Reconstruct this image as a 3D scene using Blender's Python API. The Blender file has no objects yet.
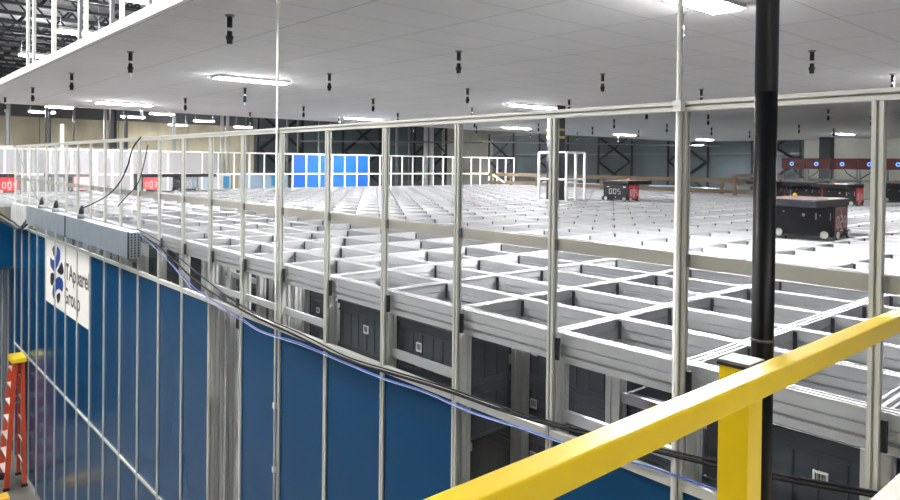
import bpy, bmesh, math, random
from mathutils import Vector, Matrix
random.seed(7)
scene = bpy.context.scene
C = scene.collection
PI = math.pi

# ------------------------------------------------------------------ camera
YAW, PITCH, ROLL, FPX, CY = 0.848169218, 0.0104463863, 0.0109312582, 690.130243, 170.869296
c_, s_ = math.cos(YAW), math.sin(YAW)
fwd = Vector((-s_, c_, 0)); rgt = Vector((c_, s_, 0)); upv = Vector((0, 0, 1))
f2 = math.cos(PITCH) * fwd - math.sin(PITCH) * upv
u2 = math.cos(PITCH) * upv + math.sin(PITCH) * fwd
r3 = math.cos(ROLL) * rgt + math.sin(ROLL) * u2
u3 = math.cos(ROLL) * u2 - math.sin(ROLL) * rgt
cam = bpy.data.cameras.new('camera')
cam.sensor_fit = 'HORIZONTAL'; cam.sensor_width = 36.0
cam.lens = 36.0 * FPX / 900.0
cam.shift_x = 0.0
cam.shift_y = -(250.0 - CY) / 900.0
cam.clip_start = 0.05; cam.clip_end = 300
co = bpy.data.objects.new('camera', cam); C.objects.link(co)
m = Matrix.Identity(4)
for i in range(3):
    m[i][0] = r3[i]; m[i][1] = u3[i]; m[i][2] = -f2[i]
co.matrix_world = m
scene.camera = co
scene.view_settings.view_transform = 'Standard'
scene.view_settings.look = 'None'
scene.view_settings.gamma = 1.0
scene.view_settings.exposure = 0.33

def on(px, py, ax, val):            # where the sight line of a photo point meets a plane
    d = r3 * ((px - 450) / FPX) - u3 * ((py - CY) / FPX) + f2
    return d * (val / d[ax])

# ------------------------------------------------------------------ materials
MATS = {}
def srgb(r, g, b):
    f = lambda v: (v / 255 / 12.92) if v / 255 <= 0.04045 else ((v / 255 + 0.055) / 1.055) ** 2.4
    return (f(r), f(g), f(b), 1)
def mat(name, col, rough=0.5, metal=0.0, spec=0.5, noise=0.0, nscale=20.0, bump=0.0, stretch=None):
    if name in MATS: return MATS[name]
    M = bpy.data.materials.new(name); M.use_nodes = True
    nt = M.node_tree; b = nt.nodes['Principled BSDF']
    b.inputs['Base Color'].default_value = col
    b.inputs['Roughness'].default_value = rough
    b.inputs['Metallic'].default_value = metal
    b.inputs['Specular IOR Level'].default_value = spec
    if noise or bump:
        tc = nt.nodes.new('ShaderNodeTexCoord'); mp = nt.nodes.new('ShaderNodeMapping')
        if stretch: mp.inputs['Scale'].default_value = stretch
        n = nt.nodes.new('ShaderNodeTexNoise'); n.inputs['Scale'].default_value = nscale; n.inputs['Detail'].default_value = 6
        nt.links.new(tc.outputs['Object'], mp.inputs['Vector']); nt.links.new(mp.outputs['Vector'], n.inputs['Vector'])
        if noise:
            mr = nt.nodes.new('ShaderNodeMapRange')
            mr.inputs['From Min'].default_value = 0.25; mr.inputs['From Max'].default_value = 0.75
            mr.inputs['To Min'].default_value = 1 - noise; mr.inputs['To Max'].default_value = 1 + noise
            mx = nt.nodes.new('ShaderNodeVectorMath'); mx.operation = 'MULTIPLY'
            mx.inputs[0].default_value = col[:3]
            nt.links.new(n.outputs['Fac'], mr.inputs['Value']); nt.links.new(mr.outputs['Result'], mx.inputs[1])
            nt.links.new(mx.outputs['Vector'], b.inputs['Base Color'])
        if bump:
            bp = nt.nodes.new('ShaderNodeBump'); bp.inputs['Strength'].default_value = bump
            nt.links.new(n.outputs['Fac'], bp.inputs['Height']); nt.links.new(bp.outputs['Normal'], b.inputs['Normal'])
    MATS[name] = M
    return M
def emis(name, col, strength):
    M = bpy.data.materials.new(name); M.use_nodes = True
    nt = M.node_tree; nt.nodes.remove(nt.nodes['Principled BSDF'])
    e = nt.nodes.new('ShaderNodeEmission'); e.inputs['Color'].default_value = col; e.inputs['Strength'].default_value = strength
    nt.links.new(e.outputs[0], nt.nodes['Material Output'].inputs[0])
    MATS[name] = M
    return M
def glass(name, tint=(1, 1, 1, 1), haze=0.0, hazecol=(.8, .8, .8, 1), ior=1.45):
    M = bpy.data.materials.new(name); M.use_nodes = True
    nt = M.node_tree; nt.nodes.remove(nt.nodes['Principled BSDF'])
    t = nt.nodes.new('ShaderNodeBsdfTransparent'); t.inputs['Color'].default_value = tint
    g = nt.nodes.new('ShaderNodeBsdfGlossy'); g.inputs['Roughness'].default_value = 0.02
    lw = nt.nodes.new('ShaderNodeLayerWeight'); lw.inputs['Blend'].default_value = 0.5
    pw = nt.nodes.new('ShaderNodeMath'); pw.operation = 'POWER'; pw.inputs[1].default_value = 5.0
    nt.links.new(lw.outputs['Facing'], pw.inputs[0])
    fr = nt.nodes.new('ShaderNodeMapRange'); fr.inputs['To Min'].default_value = 0.035; fr.inputs['To Max'].default_value = 0.8
    nt.links.new(pw.outputs[0], fr.inputs['Value'])
    mx = nt.nodes.new('ShaderNodeMixShader')
    src = t.outputs[0]
    if haze:
        d = nt.nodes.new('ShaderNodeBsdfDiffuse'); d.inputs['Color'].default_value = hazecol
        tl = nt.nodes.new('ShaderNodeBsdfTranslucent'); tl.inputs['Color'].default_value = hazecol
        a = nt.nodes.new('ShaderNodeMixShader'); a.inputs[0].default_value = 0.5
        nt.links.new(d.outputs[0], a.inputs[1]); nt.links.new(tl.outputs[0], a.inputs[2])
        h = nt.nodes.new('ShaderNodeMixShader'); h.inputs[0].default_value = haze
        nt.links.new(t.outputs[0], h.inputs[1]); nt.links.new(a.outputs[0], h.inputs[2])
        src = h.outputs[0]
    nt.links.new(fr.outputs[0], mx.inputs[0]); nt.links.new(src, mx.inputs[1]); nt.links.new(g.outputs[0], mx.inputs[2])
    nt.links.new(mx.outputs[0], nt.nodes['Material Output'].inputs[0])
    MATS[name] = M
    return M

ALU = mat('brushed aluminium', srgb(224, 224, 222), 0.38, 0.35, 0.5, 0.06, 30, 0.0, (1, 1, 8))
FENCE = mat('anodised aluminium profile', srgb(206, 207, 200), 0.42, 0.35)
TRACK = mat('extruded aluminium track', srgb(205, 206, 209), 0.5, 0.4, 0.4)
FLAT = mat('mill finish aluminium bar', srgb(208, 204, 192), 0.36, 0.35, 0.5, 0.14, 3, 0, (1, 1, 2))
GLASS = glass('clear acrylic pane', (0.95, 0.96, 0.96, 1))
HAZY = glass('hazy plastic film', (0.96, 0.96, 0.98, 1), 0.42, (0.66, 0.66, 0.71, 1))
BLUE = mat('blue vinyl film panel', srgb(8, 62, 100), 0.2, 0, 0.28, 0.05, 2)
BLUELIT = mat('brightly lit blue panel', srgb(26, 84, 166), 0.35, 0, 0.4)  # brighter copy of the blue film, strong light put into its colour
NAVY = mat('navy panel', srgb(6, 11, 44), 0.6, 0, 0.2)
SIGNW = mat('white printed film', srgb(232, 231, 226), 0.35, 0, 0.4)
INKB = mat('black ink', srgb(22, 22, 34), 0.4)
INKBLUE = mat('blue ink', srgb(24, 66, 140), 0.4)
WHITE = mat('white paint', srgb(238, 238, 234), 0.45)
CEILP = None
BLACK = mat('black gloss pole paint', srgb(6, 7, 9), 0.42, 0.0, 0.16)
BLACKM = mat('black matte plastic', srgb(17, 21, 31), 0.45, 0, 0.5, 0.08, 6)
BINM = mat('charcoal bin plastic', srgb(62, 69, 78), 0.55, 0, 0.4, 0.08, 10)
RUBBER = mat('black rubber', srgb(18, 18, 20), 0.7)
RED = mat('red plastic cover', srgb(205, 40, 48), 0.35, 0, 0.5)
MAROON = mat('maroon plastic cover', srgb(120, 34, 44), 0.35, 0, 0.5)
WHEEL = mat('pale grey wheel', srgb(190, 190, 188), 0.5)
ORANGE = mat('amber beacon', srgb(245, 160, 40), 0.3)
YEL = mat('yellow safety paint', srgb(206, 176, 6), 0.36, 0, 0.5, 0.04, 14)
CAPM = mat('worn steel cap', srgb(104, 102, 102), 0.5, 0.1, 0.5, 0.2, 60)
GALV = mat('galvanised steel', srgb(158, 168, 174), 0.3, 0.45, 0.5, 0.12, 6)
WOOD = mat('pine lumber', srgb(132, 116, 98), 0.7, 0, 0.3, 0.15, 6, 0, (1, 8, 8))
CONC = mat('concrete wall', srgb(146, 140, 122), 0.85, 0, 0.2, 0.32, 0.5, 0, (1, 1, .5))
CONC2 = mat('grey concrete wall', srgb(158, 158, 152), 0.85, 0, 0.2, 0.26, 0.5)
FLOORM = mat('sealed concrete floor', srgb(104, 102, 98), 0.35, 0, 0.4, 0.12, 0.8)
STEELD = mat('dark steel', srgb(40, 44, 50), 0.5, 0.2)
STEELG = mat('grey steel', srgb(130, 134, 136), 0.45, 0.4)
DECK = mat('roof deck', srgb(176, 180, 184), 0.6, 0.1)
FGLASS = mat('orange fibreglass', srgb(196, 70, 34), 0.45)
CABLEB = mat('black cable sheath', srgb(14, 14, 16), 0.65, 0, 0.25)
CABLEL = mat('light blue cable sheath', srgb(44, 84, 166), 0.45)
CABLEW = mat('white cable sheath', srgb(150, 164, 190), 0.45)
DARKNET = mat('dark rack sheeting', srgb(104, 116, 122), 0.6, 0, 0.3, 0.3, 0.6, 0, (1, 1, 0.12))
PALEB = mat('pale blue plastic wrap', srgb(190, 214, 236), 0.3)
LAMP = emis('ceiling lamp diffuser light', (1.0, 0.985, 0.97, 1), 425)
HIGH = emis('high bay lamp light', (1.0, 0.98, 0.96, 1), 185)
DECKFILL = emis('added deck fill light', (1.0, 0.98, 0.96, 1), 60)  # added glow on the lamp tops that brightens the roof deck
RING = emis('blue status ring light', (0.12, 0.3, 1.0, 1), 3.0)
SLOT = emis('daylight slot', (0.95, 1, 1, 1), 3.0)

# ceiling panels: gaps between panels are a pattern of the surface
def ceiling_material():
    M = bpy.data.materials.new('white ceiling panels'); M.use_nodes = True
    nt = M.node_tree; b = nt.nodes['Principled BSDF']
    b.inputs['Roughness'].default_value = 0.8; b.inputs['Specular IOR Level'].default_value = 0.25
    tc = nt.nodes.new('ShaderNodeTexCoord'); sp = nt.nodes.new('ShaderNodeSeparateXYZ')
    nt.links.new(tc.outputs['Object'], sp.inputs[0])
    def line(out, off, period, w):
        a = nt.nodes.new('ShaderNodeMath'); a.operation = 'SUBTRACT'; a.inputs[1].default_value = off
        nt.links.new(out, a.inputs[0])
        q = nt.nodes.new('ShaderNodeMath'); q.operation = 'PINGPONG'; q.inputs[1].default_value = period / 2
        nt.links.new(a.outputs[0], q.inputs[0])
        l = nt.nodes.new('ShaderNodeMath'); l.operation = 'LESS_THAN'; l.inputs[1].default_value = w
        nt.links.new(q.outputs[0], l.inputs[0]); return l.outputs[0]
    lx = line(sp.outputs['X'], -2.46, 0.6195, 0.0032)
    ly = line(sp.outputs['Y'], 4.62, 1.163, 0.0045)
    mx = nt.nodes.new('ShaderNodeMath'); mx.operation = 'MAXIMUM'
    nt.links.new(lx, mx.inputs[0]); nt.links.new(ly, mx.inputs[1])
    # every panel a slightly different white
    wn = nt.nodes.new('ShaderNodeTexNoise'); wn.inputs['Scale'].default_value = 0.5
    nt.links.new(tc.outputs['Object'], wn.inputs['Vector'])
    mr = nt.nodes.new('ShaderNodeMapRange'); mr.inputs['From Min'].default_value = .3; mr.inputs['From Max'].default_value = .7
    mr.inputs['To Min'].default_value = .82; mr.inputs['To Max'].default_value = .88
    nt.links.new(wn.outputs['Fac'], mr.inputs['Value'])
    mul = nt.nodes.new('ShaderNodeMath'); mul.operation = 'MULTIPLY'
    sub = nt.nodes.new('ShaderNodeMath'); sub.operation = 'SUBTRACT'; sub.inputs[0].default_value = 1
    k = nt.nodes.new('ShaderNodeMath'); k.operation = 'MULTIPLY'; k.inputs[1].default_value = 0.6
    nt.links.new(mx.outputs[0], k.inputs[0]); nt.links.new(k.outputs[0], sub.inputs[1])
    nt.links.new(mr.outputs['Result'], mul.inputs[0]); nt.links.new(sub.outputs[0], mul.inputs[1])
    nt.links.new(mul.outputs[0], b.inputs['Base Color'])
    return M
CEILP = ceiling_material()

# ------------------------------------------------------------------ mesh helpers
class MB:
    def __init__(s): s.v = []; s.f = []; s.sm = []
    def box(s, x0, x1, y0, y1, z0, z1):
        n = len(s.v)
        s.v += [(x0,y0,z0),(x1,y0,z0),(x1,y1,z0),(x0,y1,z0),(x0,y0,z1),(x1,y0,z1),(x1,y1,z1),(x0,y1,z1)]
        for q in ((0,3,2,1),(4,5,6,7),(0,1,5,4),(1,2,6,5),(2,3,7,6),(3,0,4,7)):
            s.f.append(tuple(n + i for i in q)); s.sm.append(False)
        return s
    def prism(s, poly, frame, a, b):
        """poly: 2-D points (ccw seen along +axis); frame(u, v, w) -> xyz; from w=a to w=b"""
        n = len(s.v); k = len(poly)
        s.v += [tuple(frame(u, v, a)) for u, v in poly] + [tuple(frame(u, v, b)) for u, v in poly]
        s.f.append(tuple(n + i for i in reversed(range(k)))); s.sm.append(False)
        s.f.append(tuple(n + k + i for i in range(k))); s.sm.append(False)
        for i in range(k):
            j = (i + 1) % k
            s.f.append((n + i, n + j, n + k + j, n + k + i)); s.sm.append(False)
        return s
    def tube(s, pts, r, seg=8, cap=True):
        pts = [Vector(p) for p in pts]; n0 = len(s.v); k = len(pts)
        rs = r if isinstance(r, (list, tuple)) else [r] * k
        d0 = (pts[1] - pts[0]).normalized()
        u = d0.orthogonal().normalized()
        for i, p in enumerate(pts):
            d = (pts[min(i + 1, k - 1)] - pts[max(i - 1, 0)]).normalized()
            u = (u - d * u.dot(d)).normalized(); w = d.cross(u)
            for t in range(seg):
                a = 2 * PI * t / seg
                s.v.append(tuple(p + (u * math.cos(a) + w * math.sin(a)) * rs[i]))
        for i in range(k - 1):
            for t in range(seg):
                q = (t + 1) % seg
                s.f.append((n0 + i*seg + t, n0 + i*seg + q, n0 + (i+1)*seg + q, n0 + (i+1)*seg + t)); s.sm.append(True)
        if cap:
            s.f.append(tuple(n0 + t for t in reversed(range(seg)))); s.sm.append(False)
            s.f.append(tuple(n0 + (k-1)*seg + t for t in range(seg))); s.sm.append(False)
        return s
    def bar(s, a, b, w, h, side=None):
        """square bar of section w x h between two points"""
        a, b = Vector(a), Vector(b); d = (b - a).normalized()
        u = Vector(side).normalized() if side else d.orthogonal().normalized()
        u = (u - d * u.dot(d)).normalized(); v = d.cross(u)
        n = len(s.v)
        for p in (a, b):
            for i, j in ((-1,-1),(1,-1),(1,1),(-1,1)):
                s.v.append(tuple(p + u * (w/2*i) + v * (h/2*j)))
        for q in ((0,3,2,1),(4,5,6,7),(0,1,5,4),(1,2,6,5),(2,3,7,6),(3,0,4,7)):
            s.f.append(tuple(n + i for i in q)); s.sm.append(False)
        return s
    def mesh(s, name, material):
        me = bpy.data.meshes.new(name); me.from_pydata(s.v, [], s.f)
        me.polygons.foreach_set('use_smooth', s.sm); me.update()
        bm = bmesh.new(); bm.from_mesh(me); bmesh.ops.recalc_face_normals(bm, faces=bm.faces); bm.to_mesh(me); bm.free()
        me.materials.append(material); return me
    def build(s, name, material, parent=None, bevel=0.0):
        o = bpy.data.objects.new(name, s.mesh(name, material)); C.objects.link(o)
        if parent: o.parent = parent
        if bevel:
            b = o.modifiers.new('bevel', 'BEVEL'); b.width = bevel; b.segments = 2; b.limit_method = 'ANGLE'
        return o
def use(name, me, parent=None, loc=(0, 0, 0), rot=(0, 0, 0)):
    o = bpy.data.objects.new(name, me); C.objects.link(o); o.location = loc; o.rotation_euler = rot
    if parent: o.parent = parent
    return o
def tag(o, label, cat, group=None):
    o['label'] = label; o['category'] = cat
    if group: o['group'] = group
    return o
def thing(name, label, cat, loc=(0, 0, 0), rz=0.0, group=None):
    o = bpy.data.objects.new(name, None); C.objects.link(o); o.empty_display_size = 0.1
    o.location = loc; o.rotation_euler = (0, 0, rz)
    return tag(o, label, cat, group)
def struct(o):
    o['kind'] = 'structure'; return o
def copy_tree(root, loc, label=None, rz=None, group=None):
    r = root.copy(); C.objects.link(r); r.location = loc
    if rz is not None: r.rotation_euler = (0, 0, rz)
    if label: r['label'] = label
    if group: r['group'] = group
    for ch in list(root.children):
        c = ch.copy(); C.objects.link(c); c.parent = r
        for g in list(ch.children):
            d = g.copy(); C.objects.link(d); d.parent = c
    return r
def text_mesh(name, body, size, material, extrude=0.0, offset=0.0):
    cu = bpy.data.curves.new(name, 'FONT'); cu.body = body; cu.size = size; cu.extrude = extrude; cu.offset = offset
    o = bpy.data.objects.new(name, cu); C.objects.link(o)
    dg = bpy.context.evaluated_depsgraph_get(); dg.update()
    me = bpy.data.meshes.new_from_object(o.evaluated_get(dg)); me.name = name
    bpy.data.objects.remove(o); bpy.data.curves.remove(cu)
    me.materials.clear(); me.materials.append(material)
    return me
ORD = ['first', 'second', 'third', 'fourth', 'fifth', 'sixth', 'seventh', 'eighth', 'ninth', 'tenth', 'eleventh', 'twelfth',
       'thirteenth', 'fourteenth', 'fifteenth', 'sixteenth', 'seventeenth', 'eighteenth', 'nineteenth', 'twentieth',
       'twenty-first', 'twenty-second', 'twenty-third', 'twenty-fourth', 'twenty-fifth', 'twenty-sixth', 'twenty-seventh', 'twenty-eighth']

# ------------------------------------------------------------------ main measures (metres, camera eye at the origin)
FZ = -5.87            # warehouse floor
GZ = -0.81            # top of the storage grid
YF = 2.565            # centre plane of the front fence
PX, PY = 0.6965, 0.489
X0 = -1.475           # a grid line
Y0 = 2.632            # first cross track
CZ = 1.40             # underside of the white ceiling
XL = -19.85           # far fence / far edge of the grid
YB = 21.2             # wooden barrier / back edge of the grid

# ------------------------------------------------------------------ setting
struct(MB().box(-64, 14, -14, 50, FZ - 0.2, FZ).build('floor', FLOORM))
def wall_concrete(name, x0, x1, y0, y1, z0, z1, m, axis, pitch):
    b = MB().box(x0, x1, y0, y1, z0, z1)
    return struct(b.build(name, m))
struct(MB().box(-64.3, -64, -14, 50.3, FZ, 6).build('wall_left', CONC))
struct(MB().box(-64, 14.3, 50, 50.3, FZ, 6).build('wall_far', CONC2))
struct(MB().box(-64.3, 14.3, -14.3, -14, FZ, 6).build('wall_near', mat('dark painted wall', srgb(84, 84, 84), .8)))
struct(MB().box(14, 14.3, -14, 50, FZ, 6).build('wall_right', MATS['dark painted wall']))
struct(MB().box(-64.3, 14.3, -14.3, 50.3, 5.6, 5.8).build('ceiling_roof', DECK))
# wall joints (panel grooves) on the left wall as thin trim strips
struct(MB().box(-63.98, -63.6, -14, 50, 3.4, 5.6).build('wall_left_upper', mat('roof space shade', srgb(44, 46, 50), .6)))  # dark band painting the shaded roof space above the wall
jt = MB()
for k in range(11):
    y = -12 + 6.0 * k
    jt.box(-63.99, -63.96, y, y + 0.06, FZ, 3.39)
struct(jt.build('trim_1', mat('joint sealant', srgb(96, 92, 84), 0.9)))
struct(MB().box(-64, -63.9, 13.55, 13.76, -3, 2.9).build('window_1', SLOT))

# hanging white ceiling above the grid
CX0, CX1, CY0, CY1 = -20.35, 6.0, 2.25, 36.5
struct(MB().box(CX0, CX1, CY0, CY1, CZ, CZ + 0.05).build('ceiling', CEILP))
ed = MB().box(CX0 - .03, CX1, CY0 - .035, CY0, CZ - 0.012, CZ + 0.09)
ed.box(CX0 - .03, CX0, CY0, CY1, CZ - 0.012, CZ + 0.09)
struct(ed.build('trim_2', WHITE))

# roof joists
def joist_mesh(L):
    b = MB(); n = int(L / 1.1)
    b.box(-.06, .06, 0, L, .70, .80); b.box(-.06, .06, 0, L, 0, .08)
    for i in range(n):
        y = L * i / n; h = L / n
        b.bar((0, y, .06), (0, y + h/2, .74), .05, .05); b.bar((0, y + h/2, .74), (0, y + h, .06), .05, .05)
    return b.mesh('trim', STEELD)
jm = joist_mesh(60)
k = 3
x = -10.0
while x > -62:
    struct(use('trim_%d' % k, jm, None, (x, -12, 4.75))); k += 1; x -= 1.85
# girders across
gm = MB()
for y in (-4.0, 12.0, 28.0, 44.0):
    gm.box(-63, 12, y - .12, y + .12, 4.2, 4.74)
struct(gm.build('trim_%d' % k, STEELD)); k += 1

# steel columns between floor and roof
def column(px, w, xplane, label, material=STEELD):
    p = on(px, 130, 0, xplane)
    t = thing('steel_column', label, 'column', (p.x, p.y, FZ))
    b = MB(); d = w * .9
    b.box(-d/2, d/2, -w/2, -w/2 + .03, 0, 10.0 - .02).box(-d/2, d/2, w/2 - .03, w/2, 0, 10.0 - .02).box(-.02, .02, -w/2 + .03, w/2 - .03, 0, 10.0 - .02)
    b.build('column_shaft', material, t)
    MB().box(-d*.8, d*.8, -w*.8, w*.8, 0, .04).build('base_plate', material, t)
    return t
column(8, .22, -50, 'grey steel column at the far left edge of the picture', STEELG)
column(48, .30, -50, 'dark steel column left of the bright wall slot')
column(113, .40, -50, 'thick dark steel column right of the bright wall slot')
column(126, .2, -52, 'thin dark steel column just right of a thicker one')
column(174, .2, -50, 'slim grey column above the fence near the third red robot', STEELG)

# ------------------------------------------------------------------ lamps
def ceiling_lamp(x, y, label):
    t = thing('ceiling_light', label, 'light', (x, y, CZ), 0, 'linear lights set in the white ceiling')
    MB().box(-.16, .16, 0, 1.26, -.035, 0).build('frame', WHITE, t)
    b = MB().box(-.13, .13, .02, .62, -.045, -.035).box(-.13, .13, .64, 1.24, -.045, -.035)
    b.build('diffuser', LAMP, t)
    return t
LX = [-2.95, -11.0, -18.0]
LNAME = {4.6: 'beyond the right edge', -2.95: 'right of the tall thin pole', -11.0: 'middle', -18.0: 'left'}
for i, lx in enumerate(LX):
    for j in range(5):
        ly = 4.58 + 7.03 * j
        if (lx == -11.0 and j in (2, 3)) or (lx > -5 and j > 1): continue
        if lx == -11.0 and j == 4: ly = 30.0; lx = -10.45
        ceiling_lamp(lx, ly, 'long ceiling light, %s in the row %s' % (
            ORD[2 if (lx < -10 and lx > -12 and j == 4) else j] + ' from the ceiling front edge', {4.6: 'furthest right', -2.95: 'nearest the black pole', -11.0: 'down the middle', -18.0: 'nearest the concrete wall', -10.45: 'down the middle'}[lx]))
def high_bay(p, label, L=1.3):
    t = thing('high_bay_light', label, 'light', p, 0, 'high bay lights under the roof')
    MB().box(-.28, .28, -L/2, L/2, 0, .10).build('housing', WHITE, t)
    MB().box(-.24, .24, -L/2 + .03, L/2 - .03, -.05, 0).build('diffuser', HIGH, t)
    MB().box(-.12, .12, -L/2 + .1, L/2 - .1, .1001, .108).build('added_fill', DECKFILL, t)  # added upward glow for the deck, not part of the fixture
    for sy in (-1, 1):
        MB().tube([(0, sy * L * .45, .101), (0, sy * L * .4, 5.6 - p[2])], .008, 6).build('hanger_rod', STEELG, t)
    return t
HB = [((80, 33), 'upper glowing high bay lamp seen past the ceiling edge'), ((38, 56), 'lower glowing high bay lamp at left seen past the ceiling edge'),
      ((150, 1), 'glowing high bay lamp cut by the top of the picture')]
for (px, py), lab in HB:
    high_bay(on(px, py, 2, 4.15), lab)
FARB = [(60,107),(42,112),(133,117),(162,114),(178,125),(204,121),(243,127),(272,125),(305,127),(363,131),(402,128),(419,130)]
for n, (px, py) in enumerate(FARB):
    p = on(px, py, 2, 3.1)
    high_bay(p, 'small far high bay lamp under the ceiling, %s from the left' % ORD[n], 1.5)
for n, (x, y) in enumerate(((-12, 42), (-4, 42), (4, 42), (-20, 43.5), (-28, 44), (-55, 4), (-55, 12), (-55, 20), (-55, 28), (-46, 36), (-36, 30), (-33, 12), (-44, 20))):  # unseen lamps added to brighten the far walls
    high_bay(Vector((x, y, 4.15)), 'added high bay lamp over the far %s of the hall, hidden above the white ceiling' % ('end' if y > 40 else 'side'), 1.5)
# unseen lamps over the walkway side, the last pair added to light the yellow rail
n = 0
for x, y in [(x, y) for x in (-27, -20, -13, -6) for y in (-5.5, -0.2)] + [(6, -2.5), (6, 2.5)]:
    if True:
        high_bay(Vector((x, y, 4.15)), 'unseen high bay lamp over the walkway in front of the fence, row %s' % ORD[n], 1.5); n += 1

# ------------------------------------------------------------------ storage grid
grid = thing('storage_grid', 'wide aluminium storage grid of white topped rails with open cells behind the fence', 'grid', (0, 0, GZ))
NX = range(-5, 27)      # grid lines across
NY = int((YB - .2 - Y0) / PY) + 1
def gx(i): return X0 - PX * i
def gy(j): return Y0 + PY * j
XR = gx(-5); XLg = gx(26)
TH = 0.142
# track section: lips, two running grooves, a web with shallow side grooves
SEC = [(0.022, -0.142), (0.022, -0.112), (0.012, -0.112), (0.012, -0.098), (0.03, -0.096), (0.03, -0.06), (0.021, -0.06), (0.021, -0.053), (0.03, -0.053), (0.03, -0.007), (0.033, -0.006), (0.033, 0), (0.024, 0), (0.024, -0.009), (0.007, -0.009), (0.007, 0), (-0.007, 0), (-0.007, -0.009), (-0.024, -0.009), (-0.024, 0), (-0.033, 0), (-0.033, -0.006), (-0.03, -0.007), (-0.03, -0.053), (-0.021, -0.053), (-0.021, -0.06), (-0.03, -0.06), (-0.03, -0.096), (-0.012, -0.098), (-0.012, -0.112), (-0.022, -0.112), (-0.022, -0.142)]
def prism_split(b, sec, frame, a, c):
    """section may be concave: the ends are closed by fans of quads from boxes, so leave the caps to ngons"""
    b.prism(sec, frame, a, c)
for j in range(NY):
    b = MB(); b.prism(SEC, lambda u, v, w: (w, u, v), XLg - .03, XR)
    o = b.build('cross_track', TRACK, grid); o.location = (0, gy(j), 0)
for i in NX:
    b = MB(); b.prism(SEC, lambda u, v, w: (u, w, v - .0006), Y0 + .02, gy(NY - 1) + .03)
    o = b.build('long_track', TRACK, grid); o.location = (gx(i), 0, 0)
# the part of the grid that comes forward past the corner
for j in range(1, 6):
    b = MB(); b.prism(SEC, lambda u, v, w: (w, u, v), XLg - .03, -16.1)
    o = b.build('cross_track', TRACK, grid); o.location = (0, Y0 - PY * j, 0)
for i in (21, 22, 23, 24, 25, 26):
    b = MB(); b.prism(SEC, lambda u, v, w: (u, w, v - .0006), Y0 - 5 * PY, Y0 - .02)
    o = b.build('long_track', TRACK, grid); o.location = (gx(i), 0, 0)
# dark plates standing in for the shaded corner gaps at the crossings: the nearest hundred are parts, the rest one part
shade_plate = lambda b, x, y: b.box(x + .0305, x + .050, y - .0345, y - .0304, -.108, -.012)
gm_ = shade_plate(MB(), 0, 0).mesh('corner_shade', mat('painted corner shade', srgb(78, 82, 86), .5, .3))
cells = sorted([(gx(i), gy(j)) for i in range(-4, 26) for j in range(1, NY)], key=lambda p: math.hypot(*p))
for x, y in cells[:100]: use('corner_shade', gm_, grid, (x, y, 0))
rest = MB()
for x, y in cells[100:]: shade_plate(rest, x, y)
rest.build('corner_shade', MATS['painted corner shade'], grid)['kind'] = 'stuff'
# uprights under the nodes
UP = [(-.030,-.030),(-.010,-.030),(-.010,-.022),(.010,-.022),(.010,-.030),(.030,-.030),(.030,-.010),(.022,-.010),(.022,.010),(.030,.010),(.030,.030),
      (.010,.030),(.010,.022),(-.010,.022),(-.010,.030),(-.030,.030),(-.030,.010),(-.022,.010),(-.022,-.010),(-.030,-.010)]
UP = [(u * 1.5, v * 1.1) for u, v in UP]
um = MB().prism(UP, lambda u, v, w: (u, v, w), FZ - GZ, -TH - .001).mesh('upright', ALU)
for i in range(-1, 22):
    for j in range(4 if i < 14 else 2):
        use('upright', um, grid, (gx(i), gy(j), 0))
# short ties between uprights
def tie(i, j, z, axis='x'):
    b = MB().box(.047, PX - .047, -.012, .012, -.026, .026)
    b.box(.0455, .050, -.016, .016, -.03, .03)
    o = b.build('cross_tie', TRACK, grid); o.location = (gx(i), gy(j) - .006, z - GZ)
for i, j, z in ((3, 0, -1.20), (3, 1, -1.21), (1, 0, -1.21), (1, 1, -1.23), (5, 0, -1.17), (6, 0, -1.17), (8, 1, -1.2), (0, 2, -1.22), (2, 2, -1.5), (11, 0, -1.19), (4, 1, -1.19), (7, 0, -1.18)):
    tie(i, j, z)

# ------------------------------------------------------------------ bins in the grid
def bin_meshes():
    b = MB(); L, W, H = .575, .41, .318; t = .012
    b.box(-L/2, L/2, -W/2, -W/2 + t, 0, H).box(-L/2, L/2, W/2 - t, W/2, 0, H)
    b.box(-L/2, -L/2 + t, -W/2 + t, W/2 - t, 0, H).box(L/2 - t, L/2, -W/2 + t, W/2 - t, 0, H)
    b.box(-L/2 + t, L/2 - t, -W/2 + t, W/2 - t, 0, .012)
    for z0, z1, e in ((H - .026, H - .002, .012), (H - .075, H - .06, .008), (.0, .02, .008)):
        b.box(-L/2 - e, L/2 + e, -W/2 - e, -W/2, z0, z1).box(-L/2 - e, L/2 + e, W/2, W/2 + e, z0, z1)
        b.box(-L/2 - e, -L/2, -W/2, W/2, z0, z1).box(L/2, L/2 + e, -W/2, W/2, z0, z1)
    for x in (-.24, -.14, -.05, .05, .14, .24):
        b.box(x - .004, x + .004, -W/2 - .006, -W/2, .02, H - .075)
        b.box(x - .004, x + .004, W/2, W/2 + .006, .02, H - .075)
    for y in (-.1, 0, .1):
        b.box(L/2, L/2 + .006, y - .004, y + .004, .02, H - .075)
    body = b.mesh('bin_body', BINM)
    l = MB().box(-.026, .026, -W/2 - .008, -W/2 - .0005, .135, .19).mesh('barcode_label', WHITE)
    k = MB()
    x = -.017
    for w in (.004, .002, .005, .002, .004, .003):
        k.box(x, x + w, -W/2 - .0095, -W/2 - .0085, .147, .183); x += w + .0032
    bars = k.mesh('barcode', INKB)
    return body, l, bars
BB, BL, BK = bin_meshes()
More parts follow.
